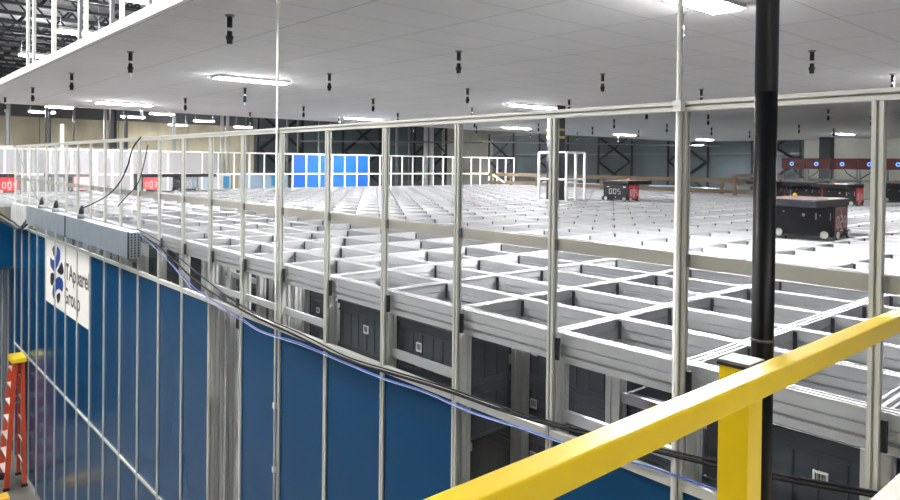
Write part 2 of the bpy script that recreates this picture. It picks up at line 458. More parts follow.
def storage_bin(i, j, z, label, group='bins stacked inside the grid', lab=True, lx=0.0):
    x = gx(i) - PX/2; y = gy(j) + PY/2
    t = thing('storage_bin', label, 'bin', (x, y, z), 0, group)
    use('bin_body', BB, t)
    if lab:
        o = use('barcode_label', BL, t, (lx, 0, 0)); o['label'] = 'white barcode label'
        use('barcode', BK, o)
    return t
STEP = .322
front = {-2: -1.03, -1: -1.02, 2: -1.03, 3: -1.02}
# front[i]: bin top in cell between grid lines i and i+1, first row
def stack(i, j, top, n, where):
    for q in range(n):
        z = top - .318 - STEP * q
        storage_bin(i, j, z, 'black storage bin with a barcode label, %s' % where, lx=random.choice((-.14, 0.02, .12)))
for i, top in front.items():
    SEEN = {-1: (820, 479), 2: (418.8, 347.3), 3: (365.8, 326)}
    if i in SEEN:
        p = on(*SEEN[i], 1, 2.665)
        top = min(-.975, p.z - .1625 + .318)
        for q in range(2): storage_bin(i, 0, top - .318 - STEP * q, 'black storage bin with a barcode label, stacked at the grid front behind clear panes', lx=p.x - (gx(i) - PX/2))
        continue
    stack(i, 0, top, 2, 'stacked at the grid front behind clear panes')
deep = [(-2, 1), (-1, 1), (0, 1), (1, 1), (2, 1), (3, 1), (0, 2), (1, 2), (2, 2), (2, 3), (3, 2), (4, 2), (5, 2), (6, 2), (7, 2), (8, 2), (9, 2), (10, 1), (12, 1), (14, 1)]
for i, j in deep:
    n = 6 if i in (1, 2, 6, 5, 4) else 3
    if (i, j) == (1, 1):
        p, q = on(534, 351, 1, gy(1) + .03), on(534, 396, 1, gy(1) + .03)
        for r_ in range(5):
            storage_bin(i, j, p.z - .1625 - (p.z - q.z if p.z - q.z > .32 else .322) * r_, 'black storage bin with a barcode label, stacked deeper inside the grid between uprights', lx=p.x - (gx(i) - PX/2))
        continue
    stack(i, j, -1.03 - .06 * ((i * 7 + j * 3) % 4), n, 'stacked deeper inside the grid between uprights')

# ------------------------------------------------------------------ front fence
PF = 0.6828
def fx(i): return -0.790 - PF * i + (0.017 if i <= 0 else 0)
RZ, MZ, TZ, LZ = 0.243, -0.382, -1.292, -3.617   # top rail, mid rail, transom, lower transom
NF = 22
XC = fx(NF) - .02                               # corner
fence = thing('perimeter_fence', 'tall aluminium framed fence with clear panes above and blue panels below', 'fence', (0, YF, FZ))
def slot(w, d, g=.005, k=.011):
    """square profile section with a groove in every face"""
    a, b = w / 2, d / 2
    return [(-a,-b),(-g,-b),(-g,-b+k),(g,-b+k),(g,-b),(a,-b),(a,-g),(a-k,-g),(a-k,g),(a,g),(a,b),(g,b),(g,b-k),(-g,b-k),(-g,b),(-a,b),(-a,g),(-a+k,g),(-a+k,-g),(-a,-g)]
fr = lambda z: z - FZ
XE = fx(-3)
postm = MB().prism(slot(.036, .032), lambda u, v, w: (u, v, w), 0, fr(RZ - .022)).mesh('post', FENCE)
for i in range(-3, NF + 1):
    use('post', postm, fence, (fx(i), 0, 0))
for i in range(NF + 1, NF + 6):                 # posts that carry on under the bridge past the corner
    MB().prism(slot(.036, .032), lambda u, v, w: (u, v, w), 0, fr(-2.16)).build('post', FENCE, fence).location = (fx(i), 0, 0)
MB().prism(slot(.032, .040, .005, .012), lambda u, v, w: (w, u, v), XC, XE).build('top_rail', FENCE, fence).location = (0, 0, fr(RZ))
for i in range(-3, NF):
    a, b = fx(i + 1) + .0185, fx(i) - .0185
    MB().box(a, b, .006, .018, fr(MZ - .029), fr(MZ + .029)).build('mid_rail', FLAT, fence)
    MB().box(a, b, -.018, .018, fr(TZ - .021), fr(TZ + .021)).build('transom', FENCE, fence)
    MB().box(a, b, -.0195, .012, fr(LZ - .014), fr(LZ + .014)).build('lower_transom', FENCE, fence)
    MB().box(a, b, -.003, .003, fr(TZ + .0185), fr(RZ - .0225)).build('clear_pane', GLASS, fence)
br = MB().box(.0185, .036, .004, .0195, fr(GZ - .125), fr(GZ - .02)).mesh('bracket', STEELD)
br2 = MB().box(.0185, .030, -.006, .0055, fr(MZ - .026), fr(MZ + .026)).mesh('clip', STEELG)
for i in range(-2, NF):
    use('bracket', br, fence, (fx(i), 0, 0)); use('clip', br2, fence, (fx(i), 0, 0))
SIGNBAYS = (14, 15, 16, 17)
CLEARBAYS = (2, 7)
for i in range(-3, NF + 5):
    a, b = fx(i + 1) + .0185, fx(i) - .0185
    zt = TZ - .0185 if i < NF else -2.16
    if i in CLEARBAYS:
        MB().box(a, b, -.003, .003, .05, fr(zt)).build('clear_pane', GLASS, fence)
    elif i in SIGNBAYS:
        MB().box(a, b, -.002, .004, .05, fr(-2.36)).build('blue_panel', BLUE, fence)
    else:
        MB().box(a, b, -.002, .004, .05, fr(zt)).build('blue_panel', BLUE, fence)

# return fence at the corner, with the bridge fascia under it
ret = thing('return_fence', 'short fence return at the far left corner with a blue fascia below', 'fence', (XC, YF, 0))
MB().prism(slot(.044, .042, .005, .008), lambda u, v, w: (u, w, v), -2.2, -.03).build('top_rail', FENCE, ret).location = (0, 0, RZ)
for y in (-.72, -1.44, -2.18):
    MB().prism(slot(.036, .032), lambda u, v, w: (u, v, w), -2.14, RZ - .022).build('post', FENCE, ret).location = (0, y, 0)
MB().box(-.003, .003, -2.16, -.03, -1.26, RZ - .023).build('clear_pane', GLASS, ret)
MB().box(-.02, .02, -2.2, -.03, -2.12, -1.22).build('fascia_panel', BLUE, ret)
MB().box(-.03, .03, -2.2, -.03, -2.155, -2.125).build('fascia_edge', STEELD, ret)
# navy door leaf standing under the bridge
dk = thing('navy_partition', 'dark navy partition under the bridge at the far left edge', 'partition', (-17.2, 2.0, FZ))
MB().box(-.03, .03, -1.9, .45, 0, 3.55).build('panel', NAVY, dk)
MB().box(-.035, .04, -1.9, .46, 3.551, 3.63).build('head_rail', STEELG, dk)

# ------------------------------------------------------------------ sign on the fence
ys = YF - .0065
sign = thing('company_sign', 'white printed sign with a blue and black petal logo on the blue fence', 'sign', (fx(18), YF, -2.35))
sx, sz = fx(18), -2.35
for i in SIGNBAYS:
    a, b = fx(i + 1) + .0185, fx(i) - .0185
    MB().box(a - sx, b - sx, -.003, .001, 0, TZ - .0185 - sz).build('sign_panel', SIGNW, sign)
def petal(name, pts, m):
    P = [on(x, y, 1, ys) for x, y in pts]
    n = len(P); sm = []
    for k in range(n):                       # Catmull-Rom rounding of the outline
        p0, p1, p2, p3 = P[k-1], P[k], P[(k+1) % n], P[(k+2) % n]
        for t in (0, .33, .67):
            sm.append((0.5 * ((2*p1.x) + (p2.x-p0.x)*t + (2*p0.x-5*p1.x+4*p2.x-p3.x)*t*t + (3*p1.x-p0.x-3*p2.x+p3.x)*t**3) - sx,
                       0.5 * ((2*p1.z) + (p2.z-p0.z)*t + (2*p0.z-5*p1.z+4*p2.z-p3.z)*t*t + (3*p1.z-p0.z-3*p2.z+p3.z)*t**3) - sz))
    b = MB(); b.prism(sm, lambda u, v, w: (u, w, v), -.0045, -.0032)
    return b.build(name, m, sign)
A = lambda l: [(40 + x / 15, 240 + y / 15) for x, y in l]
B = lambda l: [(40 + x / 15, 270 + y / 15) for x, y in l]
petal('logo_petal', A([(183,130),(200,95),(222,85),(230,130),(220,210),(205,240),(192,200)]), INKB)['label'] = 'small black petal at the top'
petal('logo_petal', A([(250,105),(275,120),(300,175),(298,280),(270,370),(240,430),(210,468),(175,430),(152,370),(155,260),(182,292),(215,296),(238,240),(246,180)]), INKBLUE)['label'] = 'large blue leaf shaped petal'
petal('logo_petal', A([(320,335),(343,400),(348,495),(310,522),(280,500),(258,462),(288,400)]), INKB)['label'] = 'black drop shaped petal at right'
petal('logo_petal', B([(160,52),(190,42),(216,85),(205,170),(185,222),(165,222),(152,140)]), INKB)['label'] = 'black drop shaped petal at left'
petal('logo_petal', B([(250,120),(290,102),(338,160),(345,250),(330,330),(310,305),(280,285),(250,300),(228,350),(220,450),(195,410),(182,340),(200,230),(225,160)]), INKBLUE)['label'] = 'blue arched petal at the bottom'
petal('logo_petal', B([(245,385),(272,348),(296,352),(300,420),(282,485),(262,500),(252,440)]), INKB)['label'] = 'small black petal at the bottom'
def letters(name, body, x, zb, h, w, bold=0.0):
    me = text_mesh(name, body, 1.0, INKB, .0006, bold)
    xs = [v.co.x for v in me.vertices]; ys_ = [v.co.y for v in me.vertices]
    kx = w / (max(xs) - min(xs)); kz = h / 0.69
    for v in me.vertices:
        v.co = ((v.co.x - min(xs)) * kx, v.co.z, v.co.y * kz)
    me.update()
    o = use(name, me, sign, (x - sx, -.0042, zb - sz))
    return o
letters('lettering', 'I', -11.80, -1.81, .235, .045, .02)
letters('lettering', 'T', -11.70, -1.81, .235, .16, .03)
letters('lettering', 'Apparel', -11.53, -1.81, .235, 1.13, .012)
letters('lettering', 'Group', -11.80, -2.18, .235, .92, .012)

# ------------------------------------------------------------------ poles clipped to the fence
def rod(px, py, label, r, y=YF - .030):
    p = on(px, py, 1, y)
    t = thing('support_rod', label, 'pole', (p.x, y, FZ), 0, 'thin ceiling support rods in front of the fence')
    h = CZ - .02 - FZ
    MB().tube([(0, 0, 0), (0, 0, h)], r, 12).build('rod', FENCE, t)
    for z in (fr(RZ), fr(-1.9), fr(-2.4), fr(1.25)):
        MB().box(-r - .006, r + .006, -r - .004, r + .0005, z - .022, z + .022).build('clamp', ALU, t)
    return t
rod(277, 130, 'thin white support rod before the blue panels, left of the two', .0085)
rod(679, 110, 'thin white support rod nearer the black pole, right of the two', .0125)

# ------------------------------------------------------------------ cables and the duct on the fence
def cable(name, pts, r, m, label, y=2.515, sub=6):
    P = [on(x, yy, 1, y if len(q) == 0 else q[0]) for x, yy, *q in pts]
    Q = []
    for k in range(len(P) - 1):
        p0, p1, p2, p3 = P[max(k-1, 0)], P[k], P[k+1], P[min(k+2, len(P)-1)]
        for s in range(sub):
            t = s / sub
            Q.append(0.5 * (2*p1 + (p2-p0)*t + (2*p0-5*p1+4*p2-p3)*t*t + (3*p1-p0-3*p2+p3)*t**3))
    Q.append(P[-1])
    o = MB().tube(Q, r, 8).build(name, m)
    return tag(o, label, 'cable')
cable('power_cable', [(136,231.9), (156,244.3), (176,262.6), (202,285.5), (243,310.5), (300,337.5), (345,359.5), (387,372.5), (440,388.5), (500,409.5), (560,427.5), (640,447.5), (715,465.5), (768,476.5), (858,492.5), (900,500.5)], .0085, CABLEB,
      'thicker black cable drooping along the fence transom', 2.508)
cable('control_cable', [(137,228.8), (160,241.6), (186,263.2), (215,286.8), (250,310.8), (300,333.3), (345,355.8), (387,369.3), (440,385.3), (500,406.3), (560,424.3), (640,443.8), (715,461.3), (768,472.3), (858,488.8), (900,496.8)], .005, CABLEB,
      'thinner black cable running just above the thicker black one', 2.5085)
cable('data_cable', [(134,232.0), (150,243.3), (172,264.8), (195,288.2), (216,302.2), (240,317.2), (262,331.2), (300,343.2), (340,360.2), (384,378.2), (424,391.2), (470,411.2), (520,427.2), (548,437.2), (600,453.2), (660,470.2), (715,489.2), (760,503.2)], .0045, CABLEL,
      'light blue data cable sagging along the blue panels', 2.498)
cable('white_cable', [(135,230.0), (152,245.3), (174,267.7), (194,291.0), (216,306.0), (241,320.0), (262,332.5), (300,345.0), (340,361.5), (384,379.5), (424,392.5), (470,412.5), (520,428.5), (548,438.5), (600,454.5)], .0028, CABLEW,
      'thin white cable alongside the light blue cable', 2.488)
cable('loose_cable', [(141,137,2.53),(133,148,2.5),(128,165,2.5),(120,182,2.5),(108,195,2.5),(92,204,2.5),(80,209,2.5)], .008, CABLEB, 'black cable looped over the top rail of the fence at left')
cable('hanging_wire', [(148,145,2.52),(143,168,2.5),(137,185,2.5),(126,197,2.5),(118,206,2.5)], .006, CABLEB, 'thin dark wire hanging beside the looped black cable')
cable('thin_wire', [(19,150,2.52),(24,168,2.52),(31,184,2.52),(36,196,2.52),(44,206,2.5)], .006, mat('grey wire', srgb(90, 92, 96), .5), 'thin grey wire inside the fence corner at far left')

# duct
dx0, dx1 = -13.80, -8.10
duct = thing('cable_duct', 'long grey metal cable duct fixed to the fence above the sign', 'duct', (dx0, 2.40, -1.12))
jx = -11.04 - dx0
for a, b in ((0, jx - .03), (jx + .03, dx1 - dx0)):
    MB().box(a, b, 0, .12, .02, .315).build('duct_section', GALV, duct, .004)
MB().box(jx - .0295, jx + .0295, -.004, .118, .01, .312).build('joint_strip', RUBBER, duct)
MB().box(dx1 - dx0 - .05, dx1 - dx0, -.006, -.0005, .015, .318).build('end_strip', RUBBER, duct)
b = MB()
for k in range(9):
    for q in range(3):
        b.box(dx1 - dx0 + .0005, dx1 - dx0 + .006, .014 + q * .037, .032 + q * .037, .04 + k * .03, .056 + k * .03)
b.build('end_vents', RUBBER, duct)
def plug(x, lab):
    t = thing('cable_gland', lab, 'fitting', (x, 2.46, -.8045), 0, 'small fittings on top of the cable duct')
    MB().tube([(0,0,0),(0,0,.06)], .05, 10).build('base', STEELG, t)
    MB().tube([(0,0,.0605),(0.01,0,.12),(.03,0,.18)], [.035,.03,.012], 10).build('gland_body', RUBBER, t)
plug(-12.9, 'black and grey fitting on the cable duct, furthest left')
plug(-11.9, 'black and grey fitting on the cable duct, middle one')
plug(-10.4, 'black and grey fitting on the cable duct, nearest the duct end')
# bundle of wires left of the duct
for n, (dz, dy) in enumerate(((0, 0), (.05, -.03), (.10, .0), (.14, -.03))):
    pts = [(-15.78, 1.9 + dy, -.92 - dz * .8), (-15.72, 2.2 + dy, -1.0 - dz * .9), (-15.1, 2.40 + dy, -1.17 - dz * .6), (-14.4, 2.42 + dy, -1.22 - dz * .3), (-13.9, 2.43 + dy, -1.05 - dz * .9)]
    Q = []
    P = [Vector(p) for p in pts]
    for k in range(4):
        p0, p1, p2, p3 = P[max(k-1, 0)], P[k], P[k+1], P[min(k+2, 4)]
        for s in range(5):
            t = s / 5
            Q.append(0.5 * (2*p1 + (p2-p0)*t + (2*p0-5*p1+4*p2-p3)*t*t + (3*p1-p0-3*p2+p3)*t**3))
    Q.append(P[-1])
    o = MB().tube(Q, .016, 8).build('cable_loop', CABLEB if n != 1 else mat('grey wire', srgb(90, 92, 96), .5))
    tag(o, 'black cable loop in the bundle at the left end of the grey duct', 'cable', 'bundle of cables left of the duct')
jb = thing('junction_cover', 'ribbed metal cover at the fence corner left of the duct', 'cover', (-14.9, 2.47, -1.24))
b = MB().box(-.55, .55, .02, .05, -.02, .40)
for k in range(6):
    b.box(-.52 + k * .19, -.44 + k * .19, -.045, .0199, -.02, .40)
b.build('ribbed_sheet', mat('pale ribbed sheet', srgb(200, 202, 200), .45, .3), jb)

# ------------------------------------------------------------------ sprinklers under the ceiling
def sprinkler():
    t = thing('pendent_sprinkler', '', 'sprinkler', (0, 0, CZ), 0, 'black pendent sprinklers under the white ceiling')
    MB().tube([(0,0,0),(0,0,-.012)], [.062,.055], 16).build('escutcheon', STEELG, t)
    MB().tube([(0,0,-.0125),(0,0,-.095)], .034, 12).build('upper_body', BLACKM, t)
    MB().tube([(0,0,-.0955),(0,0,-.12)], .031, 12).build('paper_band', WHITE, t)['label'] = 'pale paper band'
    MB().tube([(0,0,-.1205),(0,0,-.155),(0,0,-.157),(0,0,-.178),(0,0,-.18),(0,0,-.215)], [.034,.034,.050,.050,.040,.036], 12).build('collar', BLACKM, t)
    b = MB().tube([(0,0,-.2155),(0,0,-.255)], [.010,.008], 8).tube([(0,0,-.2555),(0,0,-.26)], .022, 10)
    b.bar((.018,0,-.2155), (.004,0,-.252), .005, .005).bar((-.018,0,-.2155), (-.004,0,-.252), .005, .005)
    b.build('deflector', ALU, t)
    return t
sp0 = sprinkler(); first = True
for ch in sp0.children:
    for v in ch.data.vertices: v.co.z *= 1.28; v.co.x *= .74; v.co.y *= .74
def px_of(v):
    return 450 + FPX * v.dot(r3) / v.dot(f2)
for j in range(9):
    seen = 0
    for i in range(-1, 6):
        x = -3.35 - 3.03 * i ; y = 2.79 + 2.96 * j
        if (j == 0 and i <= 0) or px_of(Vector((x, y, CZ))) > 903: continue
        seen += 1
        lab = 'black pendent sprinkler, %s from the right in the %s row behind the ceiling edge' % (ORD[seen - 1], ORD[j])
        if (i, j) == (1, 0): lab = 'largest black pendent sprinkler, nearest the ceiling edge at top left'
        if first:
            sp0.location = (x, y, CZ); sp0['label'] = lab; first = False
        else: copy_tree(sp0, (x, y, CZ), lab)

# ------------------------------------------------------------------ ceiling hangers
def hanger(x, y, w, label, m=WHITE):
    t = thing('ceiling_hanger', label, 'hanger', (x, y, CZ + .095), 0, 'hangers between the ceiling edge and the roof')
    MB().box(-w/2, w/2, -.02, .02, .012, 3.2).build('strut', m, t)
    MB().box(-w/2 - .03, w/2 + .03, -.025, .035, -.004, .0115).build('foot', m, t)
for n, (px, py, w, mm, lab) in enumerate(((28,70,.08,WHITE,'first white hanger from the left above the ceiling edge'), (34,67,.08,WHITE,'second white hanger from the left above the ceiling edge'),
        (54,58,.12,WHITE,'widest white hanger above the ceiling edge'), (80,44,.10,STEELG,'grey hanger beside a white one, in front of a lamp'),
        (86,41,.07,WHITE,'white hanger right of a grey one, in front of a lamp'), (112,28,.07,STEELG,'grey hanger behind the ceiling edge in the middle'), (122,23,.06,WHITE,'slim white hanger right of the middle grey one'),
        (150,10,.09,STEELG,'grey hanger below the topmost lamp'), (174,5,.05,WHITE,'last white hanger at the top of the ceiling edge'))):
    p = on(px, py, 1, CY0 + .03 if mm is WHITE else CY0 + .25)
    hanger(p.x, p.y, w, lab, mm)

# ------------------------------------------------------------------ robots on the grid
SEG = {'0': 'abcdef', '1': 'bc', '2': 'abged', '3': 'abgcd', '4': 'fgbc', '5': 'afgcd', '6': 'afgedc', '7': 'abc', '8': 'abcdefg', '9': 'abcdfg'}
def digits_mesh(txt, h, w, t):
    """seven-stroke figures in the X-Z plane, facing -Y"""
    b = MB(); adv = w * 1.45; tot = adv * (len(txt) - 1) + w
    for k, ch in enumerate(txt):
        x0 = -tot/2 + adv * k; x1 = x0 + w
        S = {'a': (x0 + t, x1 - t, h - t, h), 'd': (x0 + t, x1 - t, 0, t), 'g': (x0 + t, x1 - t, h/2 - t/2, h/2 + t/2),
             'f': (x0, x0 + t, h/2, h - t*.6), 'e': (x0, x0 + t, t*.6, h/2), 'b': (x1 - t, x1, h/2, h - t*.6), 'c': (x1 - t, x1, t*.6, h/2)}
        for s in SEG[ch]:
            a = S[s]; b.box(a[0], a[1], -.0015, 0, a[2], a[3])
    return b
PALE = mat('pale printed figures', srgb(225, 215, 215), .5)
wheel_b = MB().tube([(0, -.012, 0), (0, .012, 0)], .052, 20).mesh('tyre', RUBBER)
hub_b = MB().tube([(0, -.0145, 0), (0, -.0125, 0)], .044, 20).mesh('wheel_disc', WHEEL)
def robot(x, y, num, label, over=-1, front_num=False, red=RED, lidl=.50, body=BLACKM, H=.35, big=True):
    """body 0.66 x 0.45, long side faces -Y; the lid reaches over by lidl towards over*Y"""
    t = thing('grid_robot', label, 'robot', (x, y, GZ), 0, 'box shaped robots on the grid')
    L, W = .66, .44; z0 = .028
    MB().box(-L/2, L/2, -W/2, W/2, z0, z0 + H).build('body', body, t, .006)
    for sx_ in (1, -1):
        e = MB().box(L/2 + .0005 if sx_ > 0 else -L/2 - .012, L/2 + .012 if sx_ > 0 else -L/2 - .0005, -W/2 + .03, W/2 - .03, z0 + .03, z0 + H - .004)
        e = e.build('end_cover', red, t); e['label'] = 'red end cover'
        if sx_ > 0:
            d = digits_mesh(num, .135, .074, .014).build('number', PALE, e)
            d.location = (L/2 + .0125, 0, z0 + .10); d.rotation_euler = (0, 0, PI/2)
            b = MB().box(-.05, .05, -.0015, 0, .24, .248).box(-.004, .004, -.0015, 0, .25, .30).box(-.035, .035, -.0015, 0, .065, .082)
            m_ = b.build('marking', PALE, e); m_.location = (L/2 + .0125, 0, z0); m_.rotation_euler = (0, 0, PI/2)
    if front_num:
        d = digits_mesh(num, .125, .08, .012).build('number', PALE, t); d.location = (-.02, -W/2 - .0005, z0 + .13)
    # lid with the lifting arm overhang
    ya, yb = (-W/2 - lidl, W/2 + .012) if over < 0 else (-W/2 - .012, W/2 + lidl)
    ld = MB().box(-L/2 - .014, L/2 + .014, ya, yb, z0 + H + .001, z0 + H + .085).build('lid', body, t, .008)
    MB().box(-L/2 + .02, L/2 - .02, ya + .03, yb - .03, z0 + H + .0855, z0 + H + .09).build('lid_reflection', mat('lid reflection tone', srgb(176, 150, 146), .3, 0, .6), ld)  # pinkish reflection painted onto the top of the dark lid
    bc = MB().tube([(-L/2 + .1, yb - .09, z0 + H + .0905), (-L/2 + .1, yb - .09, z0 + H + .118), (-L/2 + .1, yb - .09, z0 + H + .128)], [.026, .024, .012], 12).build('beacon', ORANGE, t)
    bc['label'] = 'amber beacon'
    s = MB()
    for px_, pz, w, h in ((-.22, .26, .02, .012), (.0, .22, .03, .035), (.145, .19, .012, .075), (.19, .23, .012, .02), (.30, .19, .008, .085)):
        s.box(px_, px_ + w, -W/2 - .002, -W/2 - .0005, z0 + pz, z0 + pz + h)
    if front_num:
        s = MB().box(-.24, -.17, -W/2 - .002, -W/2 - .0005, z0 + .29, z0 + .30).box(.2, .27, -W/2 - .002, -W/2 - .0005, z0 + .285, z0 + .305).box(-.01, .01, -W/2 - .002, -W/2 - .0005, z0 + .05, z0 + .075)
    s.build('sensor_label', PALE, t)
    sm_ = MB().box(-L/2 + .01, L/2 - .01, -W/2 - .003, -W/2 - .0003, z0 + .145 - .05, z0 + .15 - .05)
    sm_.build('trim_groove', RUBBER, t)
    for wx in (-.25, .25):
        for side in (-1, 1):
            w = use('wheel', wheel_b, t, (wx, side * (W/2 + .014), .052)); use('wheel_disc', hub_b, w, (0, 0, 0), (0, 0, 0 if side < 0 else PI))
    for wy in (-.17, .17):
        for side in (-1, 1):
            w = use('wheel', wheel_b, t, (side * (L/2 + .027), wy, .052), (0, 0, PI/2 if side > 0 else -PI/2)); use('wheel_disc', hub_b, w)
    return t
def rc(X, Y): return (X, Y)       # right front bottom corner of the body -> centre
def robot_at(Xr, Yf, *a, **k): return robot(Xr - .33, Yf + .22, *a, **k)
robot_at(-2.95, 8.32, '028', 'nearest black robot with a dull red end numbered 028, beside the black pole', over=-1, red=MAROON, H=.345)  # maroon paints this red cover as dimmed behind the pane
robot_at(-8.98, 13.25, '005', 'black robot with a red end, numbered 005 on both faces, by the wooden barrier', over=1, front_num=True, red=mat('glass dimmed red cover', srgb(165, 38, 48), .35))  # cover red darkened for the dimming of the glass
robot_at(-5.30, 16.2, '018', 'black robot with a bright red end numbered 018 behind the nearest robot', over=-1)
robot_at(-6.42, 17.3, '012', 'black robot directly behind robot 018 with only its lid and side showing', over=-1)
robot_at(-7.30, 17.3, '014', 'black robot furthest left of those behind the nearest robot', over=-1, red=mat('black cover', srgb(22, 24, 30), .4))
robot_at(-4.98, 19.1, '021', 'black robot partly hidden by the right fence post', over=-1)
robot_at(-18.75, 2.70, '004', 'black robot with a bright red end numbered 004 at the left edge', over=-1)
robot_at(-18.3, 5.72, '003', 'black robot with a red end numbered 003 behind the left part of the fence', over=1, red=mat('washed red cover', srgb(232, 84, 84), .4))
robot_at(-19.05, 4.30, '009', 'faded red ended robot behind the white film between robots 004 and 003', over=-1, red=mat('haze paled red cover', srgb(236, 150, 150), .5))  # haze of the glass mixed into the cover's red
robot_at(-18.3, 6.72, '007', 'black topped robot just right of robot 003', over=1, red=mat('grey cover', srgb(150, 160, 172), .5))

# ------------------------------------------------------------------ far fence (across the far side of the grid)
far = thing('far_fence', 'far aluminium fence across the back of the grid with six blue panels', 'fence', (XL, 0, GZ - .2))
fz = lambda z: z - (GZ - .2)
ff0 = 10.80 - 22 * .488
pm = MB().box(-.02, .02, -.022, .022, 0, fz(.235)).mesh('post', WHITE)
K = [ff0 + .488 * k for k in range(0, 45) if ff0 + .488 * k < 21.5]
for y in K: use('post', pm, far, (0, y, 0))
MB().box(-.022, .022, K[0] - .03, K[-1] + .03, fz(.2355), fz(.278)).build('top_rail', WHITE, far)
for a, b in zip(K, K[1:]):
    MB().box(-.018, .018, a + .0225, b - .0225, fz(MZ - .024), fz(MZ + .024)).build('mid_rail', WHITE, far)
    mm, nm = (BLUELIT, 'blue_panel') if 10.6 < a + .1 < 13.6 else ((HAZY, 'film_panel') if a < 8.0 else (GLASS, 'clear_pane'))
    MB().box(-.004, .004, a + .0225, b - .0225, .02, fz(MZ - .0245)).build(nm, mm, far)
    MB().box(-.004, .004, a + .0225, b - .0225, fz(MZ + .0245), fz(.235)).build(nm, mm, far)

# ------------------------------------------------------------------ wooden barrier at the back
wb = thing('wooden_barrier', 'long plain timber barrier of two rails along the back edge of the grid', 'barrier', (-19.72, 19.45, GZ))
MB().box(0, 10.9, -.02, .02, .34, .47).build('top_board', WOOD, wb)
MB().box(0, 10.9, -.02, .02, .03, .155).build('bottom_board', WOOD, wb)
for x in (.1, 1.15, 2.45, 5.4, 9.7):
    MB().box(x, x + .12, .0205, .06, 0.001, .47).build('stud', WOOD, wb)
MB().bar((.30, -.045, .38), (.92, -.045, .10), .085, .03, (0, 1, 0)).build('brace', mat('pale cut timber', srgb(236, 214, 170), .7), wb)
wb2 = thing('timber_gate', 'short timber barrier of three rails left of the black pole', 'barrier', (-9.45, 19.0, GZ))
for z in (.05, .27, .52):
    MB().box(0, 1.5, -.02, .02, z, z + .09).build('rail', WOOD, wb2)
for x in (0.05, .95):
    MB().box(x, x + .1, .0205, .06, 0.001, .61).build('stud', WOOD, wb2)
ww = thing('wrapped_stock', 'low row of pale blue plastic wrapped goods behind the wooden barrier', 'goods', (-20.5, YB + .9, FZ))
b = MB()
for k in range(7):
    b.box(k * 1.28, k * 1.28 + 1.15, 0, 1.0, .12, 5.02 + .05 * ((k * 3) % 4))
b.build('wrapped_block', PALEB, ww, .03)
MB().box(0, 8.83, 0, 1.0, 0, .115).build('pallet_base', WOOD, ww)

# ------------------------------------------------------------------ column inside the grid with its guard
col = thing('ceiling_column', 'dark square column with yellow bands rising from the grid to the ceiling', 'column', (-10.62, 12.70, FZ))
MB().box(-.15, .15, -.15, .15, 0, CZ - FZ - .002).build('column_shaft', mat('charcoal column paint', srgb(58, 62, 72), .4), col)
for z in (.62, .80):
    MB().box(-.154, .154, -.154, .154, z - FZ, z - FZ + .055).build('yellow_band', mat('dull yellow tape', srgb(190, 176, 90), .5), col)
gd = thing('column_guard', 'small aluminium frame around the dark column on the grid', 'guard', (-10.4, 12.67, GZ))
corners = [(-.42, -.33), (.4, -.33), (.4, .33), (-.42, .33), (.4, .0)]
for x, y in corners:
    MB().box(x - .022, x + .022, y - .022, y + .022, 0, 1.1).build('post', WHITE, gd)
for z in (.46, 1.08):
    for (xa, ya), (xb, yb) in zip(corners[:4], corners[1:4] + corners[:1]):
        if xa == xb: MB().box(xa - .016, xa + .016, min(ya, yb) + .0225, max(ya, yb) - .0225, z, z + .04).build('rail', WHITE, gd)
        else: MB().box(min(xa, xb) + .0225, max(xa, xb) - .0225, ya - .016, ya + .016, z, z + .04).build('rail', WHITE, gd)
fc = thing('far_column', 'dark square column under the ceiling behind the maroon charging units', 'column', (-12.37, 34.0, FZ))
MB().box(-.24, .24, -.24, .24, 0, CZ - FZ - .002).build('column_shaft', STEELD, fc)

# ------------------------------------------------------------------ charging units
ch_names = ['first from the left, beside the black pole', 'second from the left', 'third from the left', 'fourth from the left', 'fifth from the left', 'last one at the right edge']
for n in range(6):
    x = -9.16 + .702 * n
    t = thing('charging_unit', 'maroon charging unit with a glowing blue ring, %s' % ch_names[n], 'charger', (x, 21.6, GZ), 0, 'row of maroon charging units')
    MB().box(.008, .69, 0, .3, .77, 1.085).build('housing', MAROON, t, .012)
    b = MB()
    for q in range(16):
        a, a2 = 2 * PI * q / 16, 2 * PI * (q + 1) / 16
        b.bar((.32 + .045 * math.cos(a), -.006, .92 + .045 * math.sin(a)), (.32 + .045 * math.cos(a2), -.006, .92 + .045 * math.sin(a2)), .022, .008)
    b.build('status_ring', RING, t)
    MB().box(.29, .35, -.008, -.0005, .90, .94).build('ring_badge', mat('navy badge', srgb(40, 40, 90), .4), t)
    for lx in (.03, .655):
        MB().box(lx, lx + .03, .1, .13, 0, .769).build('leg', STEELG, t)
    s = 1 if n % 2 == 0 else -1
    MB().tube([(.345, .12, .768), (.345 + .06 * s, .12, .66), (.345 + .2 * s, .12, .56), (.345 + .3 * s, .12, .50)], .012, 8).build('power_lead', CABLEB, t)
sh = thing('service_rail', 'long grey steel rail on legs under the maroon charging units', 'rail', (-10.2, 22.1, GZ))
MB().box(0, 6.2, 0, .4, .40, .47).build('rail_beam', STEELG, sh)
for x in (.1, 3.0, 5.9):
    MB().box(x, x + .06, .1, .16, -.9, .399).build('leg', STEELG, sh)

